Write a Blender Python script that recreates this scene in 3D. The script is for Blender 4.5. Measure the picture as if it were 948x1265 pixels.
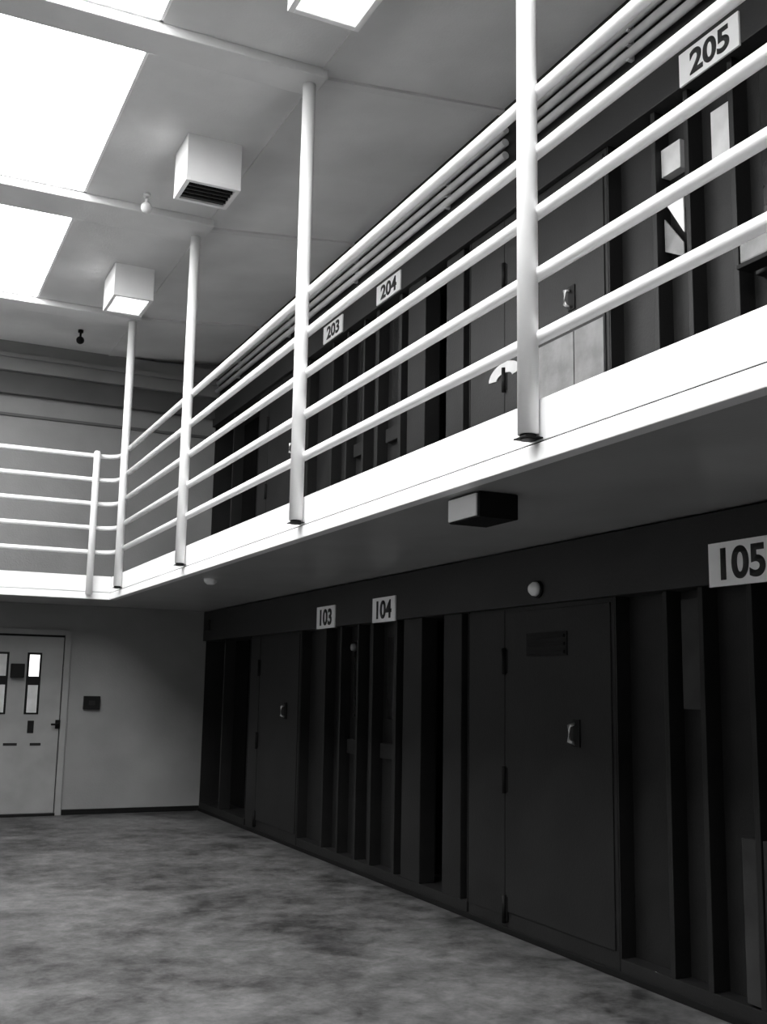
import bpy, bmesh, math, random
from mathutils import Vector, Matrix
random.seed(7)
for o in list(bpy.data.objects):
    bpy.data.objects.remove(o)
scn = bpy.context.scene
COL = scn.collection

# ------------------------------------------------------------------ camera
cam_d = bpy.data.cameras.new('camera'); cam = bpy.data.objects.new('camera', cam_d); COL.objects.link(cam)
F_PX = 1323.5
cam_d.sensor_fit = 'HORIZONTAL'; cam_d.sensor_width = 36.0; cam_d.lens = F_PX / 948 * 36.0
yaw, pit, rol = 0.4422611, 0.16270433, 0.01796087
fw = Vector((math.sin(yaw) * math.cos(pit), math.cos(yaw) * math.cos(pit), math.sin(pit)))
r0 = Vector((math.cos(yaw), -math.sin(yaw), 0)); u0 = r0.cross(fw)
rt = r0 * math.cos(rol) + u0 * math.sin(rol); up = u0 * math.cos(rol) - r0 * math.sin(rol)
m = Matrix((rt, up, -fw)).transposed().to_4x4(); m.translation = (0, 0, 1.5)
cam.matrix_world = m
cam_d.clip_start = 0.05
scn.camera = cam
# ------------------------------------------------------------------ world, exposure
w = bpy.data.worlds.new('world'); scn.world = w; w.use_nodes = True
w.node_tree.nodes['Background'].inputs[0].default_value = (0.6, 0.6, 0.6, 1)
w.node_tree.nodes['Background'].inputs[1].default_value = 0.3
scn.view_settings.view_transform = 'Standard'; scn.view_settings.look = 'None'
scn.view_settings.gamma = 1.0; scn.view_settings.use_curve_mapping = False
scn.view_settings.exposure = -0.15
SKY = 14.0          # daylight given off by the frosted roof lights

# ------------------------------------------------------------------ materials
def mat(name, v, rough=0.5, var=0.15, scale=6.0, bump=0.0, metal=0.0, spec=0.5, fine=0.0):
    mt = bpy.data.materials.new(name); mt.use_nodes = True
    nt = mt.node_tree; b = nt.nodes['Principled BSDF']
    b.inputs['Roughness'].default_value = rough; b.inputs['Metallic'].default_value = metal
    b.inputs['Specular IOR Level'].default_value = spec
    tc = nt.nodes.new('ShaderNodeTexCoord'); n = nt.nodes.new('ShaderNodeTexNoise')
    n.inputs['Scale'].default_value = scale; n.inputs['Detail'].default_value = 6
    nt.links.new(tc.outputs['Object'], n.inputs['Vector'])
    cr = nt.nodes.new('ShaderNodeValToRGB')
    lo, hi = v * (1 - var), min(1, v * (1 + var))
    cr.color_ramp.elements[0].position = 0.3; cr.color_ramp.elements[1].position = 0.7
    cr.color_ramp.elements[0].color = (lo, lo, lo, 1); cr.color_ramp.elements[1].color = (hi, hi, hi, 1)
    nt.links.new(n.outputs['Fac'], cr.inputs['Fac'])
    nt.links.new(cr.outputs['Color'], b.inputs['Base Color'])
    if bump:
        n2 = nt.nodes.new('ShaderNodeTexNoise'); n2.inputs['Scale'].default_value = fine or 60
        nt.links.new(tc.outputs['Object'], n2.inputs['Vector'])
        bp = nt.nodes.new('ShaderNodeBump'); bp.inputs['Strength'].default_value = bump; bp.inputs['Distance'].default_value = 0.01
        nt.links.new(n2.outputs['Fac'], bp.inputs['Height']); nt.links.new(bp.outputs['Normal'], b.inputs['Normal'])
    return mt
def glow(name, s):
    mt = bpy.data.materials.new(name); mt.use_nodes = True
    b = mt.node_tree.nodes['Principled BSDF']
    b.inputs['Base Color'].default_value = (.8, .8, .8, 1)
    b.inputs['Emission Color'].default_value = (1, 1, 1, 1); b.inputs['Emission Strength'].default_value = s
    return mt
M = {}
M['white'] = mat('white gloss paint', .92, .35, .03, 3)
M['white_sheet'] = mat('white enamel and painted light', .84, .5, .04, 3)
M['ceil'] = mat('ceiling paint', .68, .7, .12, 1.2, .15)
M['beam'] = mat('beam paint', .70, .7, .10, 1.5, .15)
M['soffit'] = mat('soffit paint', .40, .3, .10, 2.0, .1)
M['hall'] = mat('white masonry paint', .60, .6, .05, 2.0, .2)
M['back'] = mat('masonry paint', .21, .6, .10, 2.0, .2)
M['trimgrey'] = mat('dark grey trim paint', .075, .6, .1, 3)
M['deck'] = mat('pale deck paint', .32, .6, .1, 3)
M['dim'] = mat('dull grey panel', .03, .5, .3, 5, spec=.2)
M['steel'] = mat('dark painted steel', .013, .5, .22, 3.0, .1, spec=.22)
M['panel'] = mat('dark recessed steel', .013, .5, .25, 4.0, .1, spec=.22)
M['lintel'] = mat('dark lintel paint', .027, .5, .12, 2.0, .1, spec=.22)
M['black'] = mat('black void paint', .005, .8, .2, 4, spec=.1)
M['rubber'] = mat('black rubber', .004, .6, .2, 8, spec=.2)
M['glass'] = mat('dark wired glass', .02, .12, .2, 8)
M['pale'] = mat('pale panes and painted light', .55, .5, .12, 9)  # also carries painted light on the cell panes and hinge arch
M['palegrey'] = mat('pale grey metal and painted light', .19, .5, .35, 5.0, .1)  # painted light on upper door and cell, own colour on small fittings
M['sign'] = mat('sign enamel', .90, .5, .04, 5)
M['ink'] = mat('black ink', .012, .6, .1, 5)
M['chrome'] = mat('worn bright metal', .75, .25, .1, 20, metal=.6)
M['conduit'] = mat('grey conduit paint', .72, .4, .1, 6)
M['door'] = mat('grey door paint', .235, .5, .12, 3.0, .1)
M['sky'] = glow('frosted daylight glazing', SKY)
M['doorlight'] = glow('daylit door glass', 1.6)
M['lamp'] = glow('lit diffuser', 2.6)

def floor_mat():
    mt = bpy.data.materials.new('worn concrete floor'); mt.use_nodes = True
    nt = mt.node_tree; b = nt.nodes['Principled BSDF']
    tc = nt.nodes.new('ShaderNodeTexCoord')
    def noise(s, d, r=.6, dist=0.):
        n = nt.nodes.new('ShaderNodeTexNoise'); n.inputs['Scale'].default_value = s; n.inputs['Detail'].default_value = d
        n.inputs['Roughness'].default_value = r; n.inputs['Distortion'].default_value = dist
        nt.links.new(tc.outputs['Object'], n.inputs['Vector']); return n
    a = noise(1.1, 5, .65, .6); c = noise(6.5, 8, .7, .3); g = noise(30, 4)
    def mix(f1, f2, fac):
        mx = nt.nodes.new('ShaderNodeMix'); mx.data_type = 'FLOAT'; mx.inputs[0].default_value = fac
        nt.links.new(f1, mx.inputs[2]); nt.links.new(f2, mx.inputs[3]); return mx.outputs[0]
    t = mix(mix(a.outputs['Fac'], c.outputs['Fac'], .5), g.outputs['Fac'], .12)
    cr = nt.nodes.new('ShaderNodeValToRGB')
    cr.color_ramp.elements[0].position = .40; cr.color_ramp.elements[0].color = (.012, .012, .012, 1)
    cr.color_ramp.elements[1].position = .64; cr.color_ramp.elements[1].color = (.15, .15, .15, 1)
    nt.links.new(t, cr.inputs['Fac']); nt.links.new(cr.outputs['Color'], b.inputs['Base Color'])
    b.inputs['Roughness'].default_value = .5
    bp = nt.nodes.new('ShaderNodeBump'); bp.inputs['Strength'].default_value = .15; bp.inputs['Distance'].default_value = .01
    nt.links.new(c.outputs['Fac'], bp.inputs['Height']); nt.links.new(bp.outputs['Normal'], b.inputs['Normal'])
    return mt
M['floor'] = floor_mat()

# ------------------------------------------------------------------ helpers
def box(bm, x0, x1, y0, y1, z0, z1, bev=0.0):
    t = bmesh.new()
    bmesh.ops.create_cube(t, size=1)
    for v in t.verts:
        v.co = Vector(((x0 + x1) / 2 + v.co.x * (x1 - x0), (y0 + y1) / 2 + v.co.y * (y1 - y0), (z0 + z1) / 2 + v.co.z * (z1 - z0)))
    if bev:
        bmesh.ops.bevel(t, geom=list(t.edges), offset=bev, segments=2, profile=.6, affect='EDGES')
    merge(bm, t)
def merge(bm, t):
    me = bpy.data.meshes.new('tmp'); t.to_mesh(me); t.free(); bm.from_mesh(me); bpy.data.meshes.remove(me)
def tube(bm, pts, r, seg=16, cap=True):
    pts = [Vector(p) for p in pts]; rings = []
    for i, p in enumerate(pts):
        if i == 0: d = pts[1] - p
        elif i == len(pts) - 1: d = p - pts[-2]
        else: d = (p - pts[i - 1]).normalized() + (pts[i + 1] - p).normalized()
        d.normalize()
        ref = Vector((0, 0, 1)) if abs(d.z) < .9 else Vector((1, 0, 0))
        a = d.cross(ref).normalized(); b = d.cross(a)
        rr = r[i] if isinstance(r, (list, tuple)) else r
        rings.append([bm.verts.new(p + (a * math.cos(2 * math.pi * k / seg) + b * math.sin(2 * math.pi * k / seg)) * rr) for k in range(seg)])
    for A, B in zip(rings, rings[1:]):
        for k in range(seg):
            f = bm.faces.new((A[k], A[(k + 1) % seg], B[(k + 1) % seg], B[k])); f.smooth = True
    if cap:
        bm.faces.new(rings[0]); bm.faces.new(rings[-1])
def mesh_obj(name, bm, m, parent=None, base=None):
    """One mesh object. bm is in world coordinates; the origin goes to the parent's place or to the shape's base."""
    bmesh.ops.recalc_face_normals(bm, faces=list(bm.faces))
    if parent is not None:
        off = parent['_o']; off = Vector(off)
        # parts keep their own origin at their centre
        lo = Vector([min(v.co[i] for v in bm.verts) for i in range(3)]); hi = Vector([max(v.co[i] for v in bm.verts) for i in range(3)])
        c = (lo + hi) / 2
    else:
        lo = Vector([min(v.co[i] for v in bm.verts) for i in range(3)]); hi = Vector([max(v.co[i] for v in bm.verts) for i in range(3)])
        c = Vector(base) if base else Vector(((lo.x + hi.x) / 2, (lo.y + hi.y) / 2, lo.z)); off = Vector((0, 0, 0))
    bmesh.ops.translate(bm, verts=list(bm.verts), vec=-c)
    me = bpy.data.meshes.new(name); bm.to_mesh(me); bm.free()
    me.materials.append(M[m])
    o = bpy.data.objects.new(name, me); COL.objects.link(o); o.location = c - off
    if parent is not None: o.parent = parent
    WORLD[o] = c
    o['_o'] = list(c)
    return o
WORLD = {}
def bxo(name, m, parent, x0, x1, y0, y1, z0, z1, bev=.003):
    bm = bmesh.new(); box(bm, x0, x1, y0, y1, z0, z1, bev); return mesh_obj(name, bm, m, parent)
def thing(name, label, cat, loc, group=None):
    o = bpy.data.objects.new(name, None); COL.objects.link(o); o.location = loc; o.empty_display_size = .1
    o['_o'] = list(loc); o['label'] = label; o['category'] = cat
    if group: o['group'] = group
    return o
def tag(o, label, cat, group=None):
    o['label'] = label; o['category'] = cat
    if group: o['group'] = group
    return o
def struct(o, label=None):
    o['kind'] = 'structure'
    if label: o['label'] = label
    return o

# ------------------------------------------------------------------ dimensions (metres)
XW = 3.75           # face of the cell fronts
XR = 2.33           # outer face of the walkway
YB = 13.0           # end wall
YR = 11.85          # outer face of the end walkway
XL, YN = -4.6, -3.2 # far side and rear of the hall, out of view
Z_SOF, Z_DECK = 2.40, 2.645
Z_BEAM, Z_CEIL = 5.385, 5.45

# ------------------------------------------------------------------ room shell
struct(bxo('floor', 'floor', None, XL, 4.6, YN, YB + .3, -.2, 0, 0), 'mottled worn concrete floor of the hall')
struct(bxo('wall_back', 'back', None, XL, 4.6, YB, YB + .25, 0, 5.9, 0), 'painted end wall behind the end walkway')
struct(bxo('wall_left', 'hall', None, XL - .25, XL, YN, YB + .25, 0, 5.9, 0), 'painted side wall of the hall')
struct(bxo('wall_front', 'hall', None, XL - .25, 4.6, YN - .25, YN, 0, 5.9, 0), 'painted wall at the near end of the hall')
struct(bxo('wall_right', 'black', None, 4.35, 4.6, YN, YB, 0, 5.9, 0), 'dark wall behind the cell fronts')
# ceiling: flat panel with roof light openings, then a strip rising over the walkway
beams_y = [(.72, .98), (3.35, 3.60), (5.95, 6.21), (8.50, 8.91), (11.20, 11.48)]
sky_bays = [(.98, 3.35), (3.60, 5.95), (6.21, 8.50), (8.91, 11.20)]
SX = 1.28
bm = bmesh.new()
TH = .22
box(bm, XL, -SX, YN, YB, Z_CEIL, Z_CEIL + TH); box(bm, SX, XR + .02, YN, YB, Z_CEIL, Z_CEIL + TH)
ys = YN
for a, b in sky_bays:
    box(bm, -SX, SX, ys, a, Z_CEIL, Z_CEIL + TH); ys = b
box(bm, -SX, SX, ys, YB, Z_CEIL, Z_CEIL + TH)
v = [bm.verts.new(p) for p in ((XR, YN, Z_CEIL - .01), (4.6, YN, 5.66), (4.6, YN, 5.95), (XR, YN, 5.75), (XR, YB, Z_CEIL - .01), (4.6, YB, 5.66), (4.6, YB, 5.95), (XR, YB, 5.75))]
for q in ((0, 1, 2, 3), (4, 5, 6, 7), (0, 1, 5, 4), (1, 2, 6, 5), (2, 3, 7, 6), (3, 0, 4, 7)):
    bm.faces.new([v[i] for i in q])
struct(mesh_obj('ceiling', bm, 'ceil'), 'painted ceiling with roof light openings')
n = 0
for a, b in beams_y:
    n += 1
    struct(bxo('trim_%d' % n, 'beam', None, XL, XR + .04, a, b, Z_BEAM, Z_CEIL + .005, .012), 'shallow beam crossing the ceiling')
for a, b in beams_y:      # thin joint covers that carry the beam lines on over the walkway
    n += 1
    bm = bmesh.new(); yc = (a + b) / 2 - .02
    v = []
    for y in (yc - .035, yc + .035):
        v += [bm.verts.new(p) for p in ((XR + .03, y, Z_CEIL - .03), (XW, y, 5.562), (XW, y, 5.60), (XR + .03, y, Z_CEIL + .01))]
    for q in ((0, 1, 2, 3), (4, 5, 6, 7), (0, 1, 5, 4), (1, 2, 6, 5), (2, 3, 7, 6), (3, 0, 4, 7)):
        bm.faces.new([v[i] for i in q])
    struct(mesh_obj('trim_%d' % n, bm, 'ceil'), 'thin ceiling joint strip over the walkway')
for i, (a, b) in enumerate(sky_bays):
    bm = bmesh.new()      # upstand of the opening
    for s in (-1, 1):
        box(bm, s * SX - .02 if s > 0 else s * SX, s * SX if s > 0 else s * SX + .02, a, b, Z_CEIL + .002, Z_CEIL + .2)
    box(bm, -SX, SX, a, a + .02, Z_CEIL + .002, Z_CEIL + .2); box(bm, -SX, SX, b - .02, b, Z_CEIL + .002, Z_CEIL + .2)
    fr = struct(mesh_obj('window_%d' % (i + 1), bm, 'white'), 'large white frosted roof light')
    bxo('pane', 'sky', fr, -SX + .02, SX - .02, a + .02, b - .02, Z_CEIL + .03, Z_CEIL + .045, 0)

# ------------------------------------------------------------------ end wall trim
n = 20
def wtrim(x0, x1, y0, y1, z0, z1, m, label):
    global n; n += 1
    struct(bxo('trim_%d' % n, m, None, x0, x1, y0, y1, z0, z1, .004), label)
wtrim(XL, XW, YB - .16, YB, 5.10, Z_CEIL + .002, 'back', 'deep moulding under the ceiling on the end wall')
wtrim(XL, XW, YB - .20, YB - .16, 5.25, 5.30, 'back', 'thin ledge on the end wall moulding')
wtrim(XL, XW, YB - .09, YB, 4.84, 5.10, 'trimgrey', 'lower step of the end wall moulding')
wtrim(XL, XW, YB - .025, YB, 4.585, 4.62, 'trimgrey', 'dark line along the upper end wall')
struct(bxo('baseboard_back', 'rubber', None, 2.14, XW, YB - .02, YB, 0, .06, .003), 'dark baseboard along the end wall')
struct(bxo('baseboard_right', 'rubber', None, XW - .012, XW + .05, YN, YB, 0, .035, .003), 'dark baseboard under the ground floor cells')

# ------------------------------------------------------------------ walkways
wk = thing('walkway', 'white edged upper walkway in front of the upper cells', 'walkway', (3.0, 5, Z_SOF))
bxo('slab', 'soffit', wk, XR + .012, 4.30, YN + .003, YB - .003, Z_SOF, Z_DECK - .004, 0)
bxo('deck_surface', 'deck', wk, XR + .02, XW, YN + .003, YB - .003, Z_DECK - .0045, Z_DECK, 0)
bxo('fascia', 'white', wk, XR, XR + .02, YN, YR - .001, 2.478, Z_DECK + .004, .004)
bxo('fascia_lip', 'white', wk, XR - .012, XR + .06, YN, YR - .001, Z_SOF - .006, 2.468, .006)
bxo('shadow_gap', 'rubber', wk, XR + .006, XR + .02, YN, YR - .001, 2.462, 2.482, 0)
we = thing('walkway', 'white edged upper walkway crossing the end wall above the door', 'walkway', (-1, 12.4, Z_SOF))
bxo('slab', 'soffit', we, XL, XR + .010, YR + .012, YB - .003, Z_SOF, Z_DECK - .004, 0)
bxo('fascia', 'white', we, XL, XR - .001, YR, YR + .02, 2.478, Z_DECK + .004, .004)
bxo('fascia_lip', 'white', we, XL, XR - .013, YR - .012, YR + .06, Z_SOF - .006, 2.468, .006)

# ------------------------------------------------------------------ railings
RZ = [3.975, 3.7075, 3.44, 3.1725, 2.905]
rl = thing('railing', 'long white five-rail railing with tall posts along the cell walkway', 'railing', (XR, 5, Z_DECK))
for py in (.90, 3.50, 6.08, 8.80, 11.30):
    bm = bmesh.new(); tube(bm, [(XR - .0435, py, 2.50), (XR - .0435, py, Z_BEAM + .005)], .043, 24)
    p = mesh_obj('post', bm, 'white', rl)
    bm = bmesh.new(); tube(bm, [(XR - .0435, py, 2.478), (XR - .0435, py, 2.50)], .034, 20)
    box(bm, XR - .085, XR - .002, py - .045, py + .045, 2.482, 2.488, .002)
    mesh_obj('foot', bm, 'rubber', p)
for z in RZ:
    bm = bmesh.new(); tube(bm, [(XR, YN, z), (XR, 3, z), (XR, 8, z), (XR, 11.31, z)], .028, 18)
    mesh_obj('rail', bm, 'white', rl)
rb = thing('railing', 'short white railing across the end walkway with curved corner', 'railing', (0, YR, Z_DECK))
for px in (2.085, .0, -2.1, -4.2):
    bm = bmesh.new(); tube(bm, [(px, YR - .05, 2.44), (px, YR - .05, 4.00), (px, YR - .05, 4.02)], [.037, .037, .026], 20)
    mesh_obj('post', bm, 'white', rb)
for z in RZ:
    R_ = .17; pts = [(XL, YR, z), (0, YR, z), (XR - R_, YR, z)]
    for k in range(1, 9):
        a = math.pi / 2 * k / 8
        pts.append((XR - R_ + R_ * math.sin(a), YR - R_ + R_ * math.cos(a), z))
    pts.append((XR, 11.345, z - .001))
    bm = bmesh.new(); tube(bm, pts, .025, 16); mesh_obj('rail', bm, 'white', rb)

# ------------------------------------------------------------------ cell block fronts
D = .10     # depth of the recessed bays
tiers = [('ground floor', 0.0, .10, 2.03, 2.03, 2.40), ('upper', Z_DECK, Z_DECK + .06, 4.745, 4.745, 5.10)]
# members between y_hi and y_lo: r recessed panel, f thin flange, p flush pilaster, d deep dark opening, g glass pane in recess
BAY_FAR = [(9.70, 9.12, 'r'), (9.12, 9.085, 'f'), (9.085, 8.77, 'r'), (8.77, 8.735, 'f'), (8.735, 8.40, 'g'), (8.40, 8.365, 'f'), (8.365, 8.13, 'r'), (8.13, 8.07, 'f'),
           (8.07, 7.68, 'g'), (7.68, 7.63, 'f'), (7.63, 7.51, 'd'), (7.51, 7.205, 'p'), (7.205, 6.86, 'd'), (6.86, 6.60, 'p'), (6.60, 6.51, 'd')]
BAY_NEAR = [(4.87, 4.47, 'r'), (4.47, 4.435, 'f'), (4.435, 4.20, 'r'), (4.20, 4.165, 'f'), (4.165, 3.865, 'r'), (3.865, 3.83, 'f'), (3.83, 3.44, 'g'), (3.44, 3.405, 'f'),
            (3.405, 3.05, 'r'), (3.05, 3.015, 'f'), (3.015, 2.72, 'g'), (2.72, 2.685, 'f'), (2.685, 2.30, 'r')]
BAY_END = [(12.985, 12.2, 'd'), (12.2, 12.16, 'f'), (12.16, 11.25, 'd')]
def bay(tn, z0, zb, zt, members, label):
    y1, y0 = members[0][0], members[-1][1]
    t = thing('cell_front', label, 'cell front', (XW + D, (y0 + y1) / 2, z0), 'steel cell fronts')
    bxo('sill', 'steel', t, XW, 4.30, y0, y1, z0, zb, .004)
    for a, b, k in members:
        if k == 'f': bxo('flange', 'steel', t, XW, XW + D + .03, b, a, zb, zt, .004)
        elif k == 'p': bxo('pilaster', 'steel', t, XW, XW + D + .03, b, a, zb, zt, .006)
        elif k == 'r': bxo('panel', 'panel', t, XW + D, XW + D + .03, b, a, zb, zt, 0)
        elif k == 'g':
            p = bxo('panel', 'panel', t, XW + D, XW + D + .03, b, a, zb, zt, 0)
            w_ = a - b
            bxo('pane', 'glass', p, XW + D - .006, XW + D + .004, b + w_ * .22, a - w_ * .22, zb + 1.15, zt - .12, .002)
            s = bxo('food_slot', 'steel', p, XW + D - .05, XW + D + .002, b + w_ * .15, a - w_ * .15, zb + .84, zb + .96, .006)
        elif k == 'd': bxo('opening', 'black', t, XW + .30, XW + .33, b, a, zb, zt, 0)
    # returns that close the bay on both sides
    for yy in (y0, y1):
        bxo('return', 'steel', t, XW + .004, 4.30, yy - .004, yy + .004, zb, zt, 0)
    return t
def chase(tn, z0, zb, zt, y1, y0, hinge_y, label, palegrey):
    t = thing('access_door', label, 'door', (XW, (y0 + y1) / 2, z0), 'steel access doors')
    bxo('frame', 'steel', t, XW + .004, 4.30, y0, y1, z0, zt, .004)
    bxo('fixed_panel', 'steel', t, XW, XW + .02, hinge_y + .012, y1, zb, zt - .01, .003)
    lf = bxo('door_leaf', 'steel', t, XW - .004, XW + .02, y0 + .03, hinge_y - .012, zb + .03, zt - .03, .004)
    for hz in (.13, .92, 1.67):
        bm = bmesh.new(); tube(bm, [(XW - .012, hinge_y, z0 + hz - .07), (XW - .012, hinge_y, z0 + hz + .10)], .016, 12)
        box(bm, XW - .008, XW + .004, hinge_y - .03, hinge_y + .03, z0 + hz - .06, z0 + hz + .09, .002)
        mesh_obj('hinge', bm, 'rubber', t)
    hy = y0 + .37
    bm = bmesh.new()
    bxo('handle_plate', 'rubber', lf, XW - .012, XW - .003, hy - .05, hy + .02, z0 + 1.18, z0 + 1.34, .003)
    tube(bm, [(XW - .01, hy, z0 + 1.20), (XW - .05, hy, z0 + 1.215), (XW - .05, hy, z0 + 1.30), (XW - .01, hy, z0 + 1.315)], .011, 10)
    mesh_obj('handle', bm, 'chrome', lf)
    return t, lf
def vent(lf, y0, y1, z0, z1):
    v_ = bxo('vent_plate', 'rubber', lf, XW - .010, XW - .002, y0, y1, z0, z1, .002)
    for k in range(3):
        zz = z0 + (z1 - z0) * (k + .5) / 3
        bxo('slat', 'rubber', v_, XW - .018, XW - .008, y0 + .02, y1 - .02, zz - .012, zz + .008, .002)
for tn, z0, zb, zt, l0, l1 in tiers:
    up_ = tn == 'upper'
    word = 'upstairs behind the railing' if up_ else 'on the ground floor'
    near = bay(tn, z0, zb, zt, BAY_NEAR, 'dark steel cell front %s under sign %s' % (word, '205' if up_ else '105'))
    far = bay(tn, z0, zb, zt, BAY_FAR, 'dark steel cell front %s under two small number signs' % word)
    end = bay(tn, z0, zb, zt, BAY_END, 'black open bay %s beside the end wall' % word)
    t, lf = chase(tn, z0, zb, zt, 6.49, 4.88, 6.02, 'wide dark steel access door %s between cell fronts' % word, up_)
    if not up_:
        vent(lf, 5.32, 5.76, z0 + 1.71, z0 + 1.855)
    else:
        bxo('kick_and_light_patch', 'palegrey', lf, XW - .010, XW - .002, 5.22, 5.62, z0 + .10, z0 + 1.04, .002)  # paler plates paint the light falling on the lower door
        bxo('kick_and_light_patch', 'palegrey', lf, XW - .010, XW - .002, 4.92, 5.21, z0 + .10, z0 + 1.04, .002)  # second plate of the same painted light
        bm = bmesh.new(); seg = 20      # light glint round the middle hinge, modelled as a pale arch
        outl = [(6.02 + .20 * math.cos(math.pi * k / seg), z0 + .96 + .10 * math.sin(math.pi * k / seg)) for k in range(seg + 1)]
        outl += [(6.02 + .10 * math.cos(math.pi * k / seg), z0 + .95 + .035 * math.sin(math.pi * k / seg)) for k in range(seg, -1, -1)]
        fr_ = [bm.verts.new((XW - .010, y, z)) for y, z in outl]; bk_ = [bm.verts.new((XW - .003, y, z)) for y, z in outl]
        k2 = len(outl)
        for k in range(seg):
            bm.faces.new((fr_[k], fr_[k + 1], fr_[k2 - 2 - k], fr_[k2 - 1 - k])); bm.faces.new((bk_[k], bk_[k2 - 1 - k], bk_[k2 - 2 - k], bk_[k + 1]))
        for k in range(k2): bm.faces.new((fr_[k], bk_[k], bk_[(k + 1) % k2], fr_[(k + 1) % k2]))
        mesh_obj('arched_glint', bm, 'pale', t)
    chase(tn, z0, zb, zt, 11.22, 9.72, 10.90, 'farther dark steel access door %s next to the black open bay' % word, False)
    # plain wall towards the viewer
    struct(bxo('wall_right_near_' + tn.split()[0], 'steel', None, XW, 4.35, YN, 2.28, z0, zt, 0), 'dark steel wall beyond the cell fronts')
    # lintel band
    n += 1
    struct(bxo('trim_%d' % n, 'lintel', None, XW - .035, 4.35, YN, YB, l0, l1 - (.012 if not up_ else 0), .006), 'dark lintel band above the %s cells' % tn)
    if up_:
        # daylight through cell 205 painted as pale panes and sheets; also its lock box
        bxo('pane', 'pale', near, XW + .04, XW + D + .004, 4.277, 4.432, 4.35, 4.515, .002)
        bxo('pane', 'pale', near, XW + .04, XW + D + .004, 3.888, 4.034, 4.275, 4.545, .002)
        bm = bmesh.new()
        P3 = [(4.395, 4.17), (4.262, 4.17), (4.262, 3.965)]
        fr_ = [bm.verts.new((XW + .040, y, z)) for y, z in P3]; bk_ = [bm.verts.new((XW + .048, y, z)) for y, z in P3]
        bm.faces.new(fr_); bm.faces.new(bk_)
        for k in range(3): bm.faces.new((fr_[k], fr_[(k + 1) % 3], bk_[(k + 1) % 3], bk_[k]))
        s = mesh_obj('daylight_patch', bm, 'white_sheet', near); s['label'] = 'white triangle of painted daylight'
        bm = bmesh.new()
        P4 = [(4.42, 4.10), (4.27, 3.91), (4.27, 3.83), (4.42, 3.91)]
        fr_ = [bm.verts.new((XW + .042, y, z)) for y, z in P4]; bk_ = [bm.verts.new((XW + .050, y, z)) for y, z in P4]
        bm.faces.new(fr_); bm.faces.new(bk_)
        for k in range(4): bm.faces.new((fr_[k], fr_[(k + 1) % 4], bk_[(k + 1) % 4], bk_[k]))
        mesh_obj('daylight_patch', bm, 'palegrey', near)
        bm = bmesh.new(); box(bm, XW - .07, XW + .02, 3.56, 3.75, 3.575, 3.695, .008)
        lb = mesh_obj('lock_box', bm, 'palegrey', near); lb['label'] = 'pale lock box'
        bxo('shadow_strip', 'rubber', lb, XW - .075, XW + .02, 3.54, 3.77, 3.55, 3.573, .003)  # black strip stands in for the shadow under the lock box
    else:
        bxo('kick_and_light_patch', 'dim', near, XW + .005, XW + D, 3.868, 3.955, .11, .84, .003)
        bxo('kick_and_light_patch', 'dim', near, XW + .01, XW + D, 3.45, 3.828, .11, .84, .003)
        bxo('pane', 'dim', near, XW + .04, XW + D + .004, 4.215, 4.37, 1.42, 1.98, .002)
        bm = bmesh.new(); tube(bm, [(XW + .02, 8.48, 1.84), (XW - .012, 8.48, 1.84), (XW - .02, 8.48, 1.84)], [.035, .03, .015], 14); mesh_obj('indicator', bm, 'palegrey', far)

# wall above the upper lintel
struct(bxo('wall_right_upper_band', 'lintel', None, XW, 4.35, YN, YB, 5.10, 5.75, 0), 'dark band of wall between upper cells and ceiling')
# conduits on the wall under the ceiling
for k, z in enumerate((5.18, 5.275, 5.37)):
    for y0, y1, wd in ((5.95, 12.9, 'beyond the gap'), (YN, 5.72, 'above the 205 sign')):
        bm = bmesh.new(); tube(bm, [(XW - .04, y0, z), (XW - .04, y1, z)], .028, 12)
        nb = 4
        for q in range(nb):
            yy = y0 + (y1 - y0) * (q + .5) / nb
            box(bm, XW - .045, XW - .002, yy - .015, yy + .015, z - .034, z + .034, .003)
        tag(mesh_obj('conduit', bm, 'conduit', base=(XW - .04, (y0 + y1) / 2, z)),
            '%s grey pipe on the wall under the ceiling, run %s' % (('lowest', 'middle', 'highest')[k], wd), 'pipe', 'wall pipes under the ceiling')

# ------------------------------------------------------------------ number signs
def number_sign(txt, yc, zc, wd, ht, label):
    t = thing('number_sign', label, 'sign', (XW - .04, yc, zc - ht / 2), 'cell number signs')
    pl = bxo('plate', 'sign', t, XW - .047, XW - .034, yc - wd / 2, yc + wd / 2, zc - ht / 2, zc + ht / 2, .002)
    cu = bpy.data.curves.new('txt', 'FONT'); cu.body = txt; cu.size = 1; cu.align_x = 'CENTER'; cu.align_y = 'CENTER'; cu.offset = .03; cu.extrude = .0
    to = bpy.data.objects.new('txt', cu); COL.objects.link(to)
    me = bpy.data.meshes.new_from_object(to.evaluated_get(bpy.context.evaluated_depsgraph_get()))
    bpy.data.objects.remove(to); bpy.data.curves.remove(cu)
    xs = [v.co.x for v in me.vertices]; ysv = [v.co.y for v in me.vertices]
    cx, cy = (min(xs) + max(xs)) / 2, (min(ysv) + max(ysv)) / 2; sx = wd * .66 / (max(xs) - min(xs)); sy = ht * .74 / (max(ysv) - min(ysv))
    bm = bmesh.new(); bm.from_mesh(me); bpy.data.meshes.remove(me)
    ext = bmesh.ops.extrude_face_region(bm, geom=list(bm.faces))
    new = {g for g in ext['geom'] if isinstance(g, bmesh.types.BMVert)}
    for v in bm.verts:
        d = .0495 if v in new else .0465
        v.co = Vector((XW - d, yc - .01 - (v.co.x - cx) * sx, zc + (v.co.y - cy) * sy))
    mesh_obj('numerals', bm, 'ink', t)
number_sign('105', 3.84, 2.122, .44, .215, 'white number sign reading 105 on the lower lintel')
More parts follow.
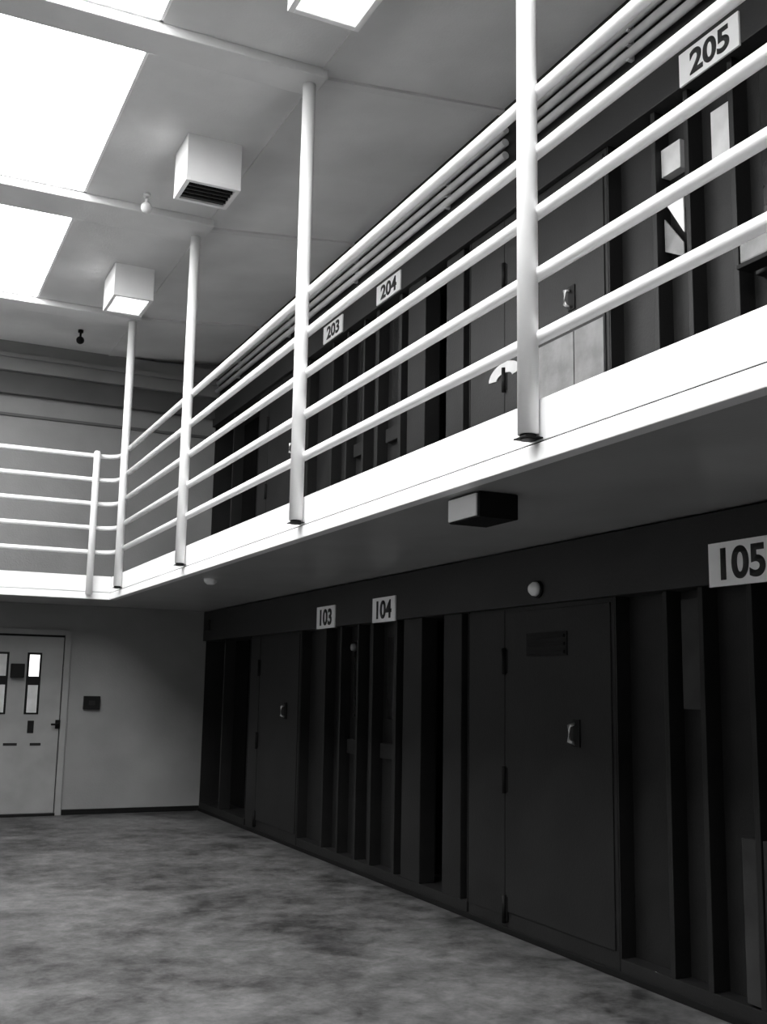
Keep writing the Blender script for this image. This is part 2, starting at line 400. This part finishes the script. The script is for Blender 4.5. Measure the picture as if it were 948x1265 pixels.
number_sign('205', 3.945, 4.83, .445, .19, 'white number sign reading 205 above the upper cells')
number_sign('104', 7.79, 2.122, .42, .20, 'small white sign on the lower lintel, nearer of the far pair')
number_sign('103', 9.01, 2.122, .42, .20, 'small white sign on the lower lintel, farther of the far pair')
number_sign('204', 7.81, 4.84, .46, .17, 'small white sign above the upper cells, nearer of the far pair')
number_sign('203', 9.02, 4.84, .46, .17, 'small white sign above the upper cells, farther of the far pair')

# ------------------------------------------------------------------ cubic ceiling lights
def cube_light(x0, x1, y0, y1, z0, lit, label):
    t = thing('ceiling_light', label, 'ceiling light', ((x0 + x1) / 2, (y0 + y1) / 2, z0), 'cube ceiling lights')
    bm = bmesh.new(); w_ = .035
    box(bm, x0, x1, y0, y1, z0 + .03, Z_CEIL + .002, .006)
    for a in ((x0, x0 + w_, y0, y1), (x1 - w_, x1, y0, y1), (x0 + w_, x1 - w_, y0, y0 + w_), (x0 + w_, x1 - w_, y1 - w_, y1)):
        box(bm, *a, z0, z0 + .034, .003)
    mesh_obj('housing', bm, 'white_sheet', t)
    if lit: bxo('diffuser', 'lamp', t, x0 + w_, x1 - w_, y0 + w_, y1 - w_, z0 + .008, z0 + .028, .002)
    else:
        g = bxo('lens', 'glass', t, x0 + w_, x1 - w_, y0 + w_, y1 - w_, z0 + .016, z0 + .028, .002)
        for k in range(4):
            yy = y0 + w_ + (y1 - y0 - 2 * w_) * (k + 1) / 5
            bxo('louvre', 'panel', g, x0 + w_, x1 - w_, yy - .006, yy + .006, z0 + .004, z0 + .017, .001)
cube_light(1.77, 2.18, 7.16, 7.52, 5.09, False, 'white cube ceiling light with a dark unlit lens')
cube_light(1.80, 2.18, 9.86, 10.38, 5.13, True, 'white cube ceiling light with bright lens above the far post')
cube_light(1.74, 2.16, 4.58, 5.00, 5.09, True, 'nearest cube ceiling light with bright lens at the top edge')

# ------------------------------------------------------------------ small fittings
def sprinkler(x, y, z, m, label):
    bm = bmesh.new()
    tube(bm, [(x, y, z), (x, y, z - .03)], .03, 12); tube(bm, [(x, y, z - .03), (x, y, z - .09)], .012, 10)
    t = bmesh.new(); bmesh.ops.create_uvsphere(t, u_segments=16, v_segments=10, radius=.045)
    for f in t.faces: f.smooth = True
    bmesh.ops.translate(t, verts=list(t.verts), vec=(x, y, z - .12)); merge(bm, t)
    tag(mesh_obj('ceiling_sensor', bm, m), label, 'sensor', 'ceiling sensors')
sprinkler(1.73, 8.28, Z_CEIL, 'white_sheet', 'small white ball sensor on the ceiling beside the cube light')
sprinkler(1.86, 12.05, Z_CEIL, 'rubber', 'small black sensor on the ceiling near the end wall')
# round lamp on the lower lintel
t = thing('bulkhead_lamp', 'small pale round lamp on the dark lower lintel', 'lamp', (XW - .035, 5.58, 2.07))
bm = bmesh.new(); tube(bm, [(XW - .034, 5.58, 2.12), (XW - .052, 5.58, 2.12)], .055, 20); mesh_obj('base', bm, 'rubber', t)
bm = bmesh.new(); tube(bm, [(XW - .05, 5.58, 2.12), (XW - .075, 5.58, 2.12), (XW - .095, 5.58, 2.12), (XW - .103, 5.58, 2.12)], [.045, .043, .028, .008], 20); mesh_obj('globe', bm, 'sign', t)
# fixture under the walkway
t = thing('soffit_light', 'small dark box light hanging under the walkway with lit side painted pale', 'ceiling light', (2.55, 4.3, Z_SOF - .125))
bxo('housing', 'rubber', t, 2.455, 2.665, 4.165, 4.45, Z_SOF - .122, Z_SOF - .003, .006)
bxo('painted_lit_side', 'white_sheet', t, 2.445, 2.456, 4.18, 4.44, Z_SOF - .115, Z_SOF - .01, .003)  # white sheet stands in for light falling on this face
def soffit_sensor(x, y, label):
    bm = bmesh.new(); tube(bm, [(x, y, Z_SOF), (x, y, Z_SOF - .03), (x, y, Z_SOF - .05)], [.06, .055, .03], 18)
    tag(mesh_obj('smoke_detector', bm, 'sign'), label, 'detector')
soffit_sensor(2.60, 8.94, 'small pale round detector under the far walkway')
# wall fitting near the corner
bm = bmesh.new(); box(bm, XW - .06, XW - .034, 12.70, 12.88, 2.15, 2.28, .006)
tag(mesh_obj('junction_box', bm, 'steel'), 'dim grey junction box on the lower lintel by the end wall', 'box')

# ------------------------------------------------------------------ door in the end wall
dr = thing('door_1', 'grey steel door in the end wall with slit windows', 'door', (1.6, YB, 0)); dr['kind'] = 'structure'
x0, x1 = 1.02, 2.06
bm = bmesh.new()
box(bm, x0 - .06, x0, YB - .03, YB, 0, 2.10, .004); box(bm, x1, x1 + .07, YB - .03, YB, 0, 2.10, .004); box(bm, x0, x1, YB - .03, YB, 2.04, 2.10, .004)
mesh_obj('frame', bm, 'door', dr)
bxo('reveal', 'rubber', dr, x0, x1, YB - .006, YB - .001, .0, 2.04, 0)
lf = bxo('door_leaf', 'door', dr, x0 + .012, x1 - .012, YB - .022, YB - .004, .03, 2.015, .003)
for a, b in ((1.675, 1.785), (1.33, 1.425)):
    g = bxo('window_frame', 'rubber', lf, a - .025, b + .025, YB - .030, YB - .020, 1.13, 1.83, .003)
    bxo('pane', 'doorlight' if a > 1.5 else 'pale', g, a, b, YB - .036, YB - .029, 1.56, 1.805, .001)
    bxo('pane', 'pale', g, a, b, YB - .036, YB - .029, 1.15, 1.46, .001)
bxo('lock_plate', 'rubber', lf, 1.70, 1.77, YB - .032, YB - .02, .92, 1.06, .004)
bm = bmesh.new(); box(bm, 2.005, 2.06, YB - .045, YB - .02, .97, 1.07, .006); tube(bm, [(2.03, YB - .04, 1.02), (2.03, YB - .09, 1.02), (1.95, YB - .09, 1.02)], .012, 10)
mesh_obj('handle', bm, 'rubber', lf)
bxo('vent', 'panel', lf, 1.45, 1.60, YB - .026, YB - .02, .78, .81, .002); bxo('vent', 'panel', lf, 1.74, 1.86, YB - .026, YB - .02, .78, .81, .002)
bm = bmesh.new(); box(bm, 1.47, 1.62, YB - .10, YB - .021, 1.54, 1.70, .01)
o = mesh_obj('alarm_box', bm, 'rubber'); tag(o, 'black box mounted between the slit windows of the end door', 'box')
sw = thing('intercom', 'small black wall panel right of the end door', 'wall panel', (2.405, YB, 1.19))
bxo('plate', 'rubber', sw, 2.31, 2.50, YB - .05, YB + .001, 1.19, 1.345, .008)
bxo('button', 'panel', sw, 2.37, 2.44, YB - .056, YB - .049, 1.24, 1.29, .002)
bxo('door_sill', 'rubber', dr, x0 - .06, x1 + .0, YB - .06, YB, 0, .03, .004)

for o in bpy.data.objects:
    if '_o' in o: del o['_o']
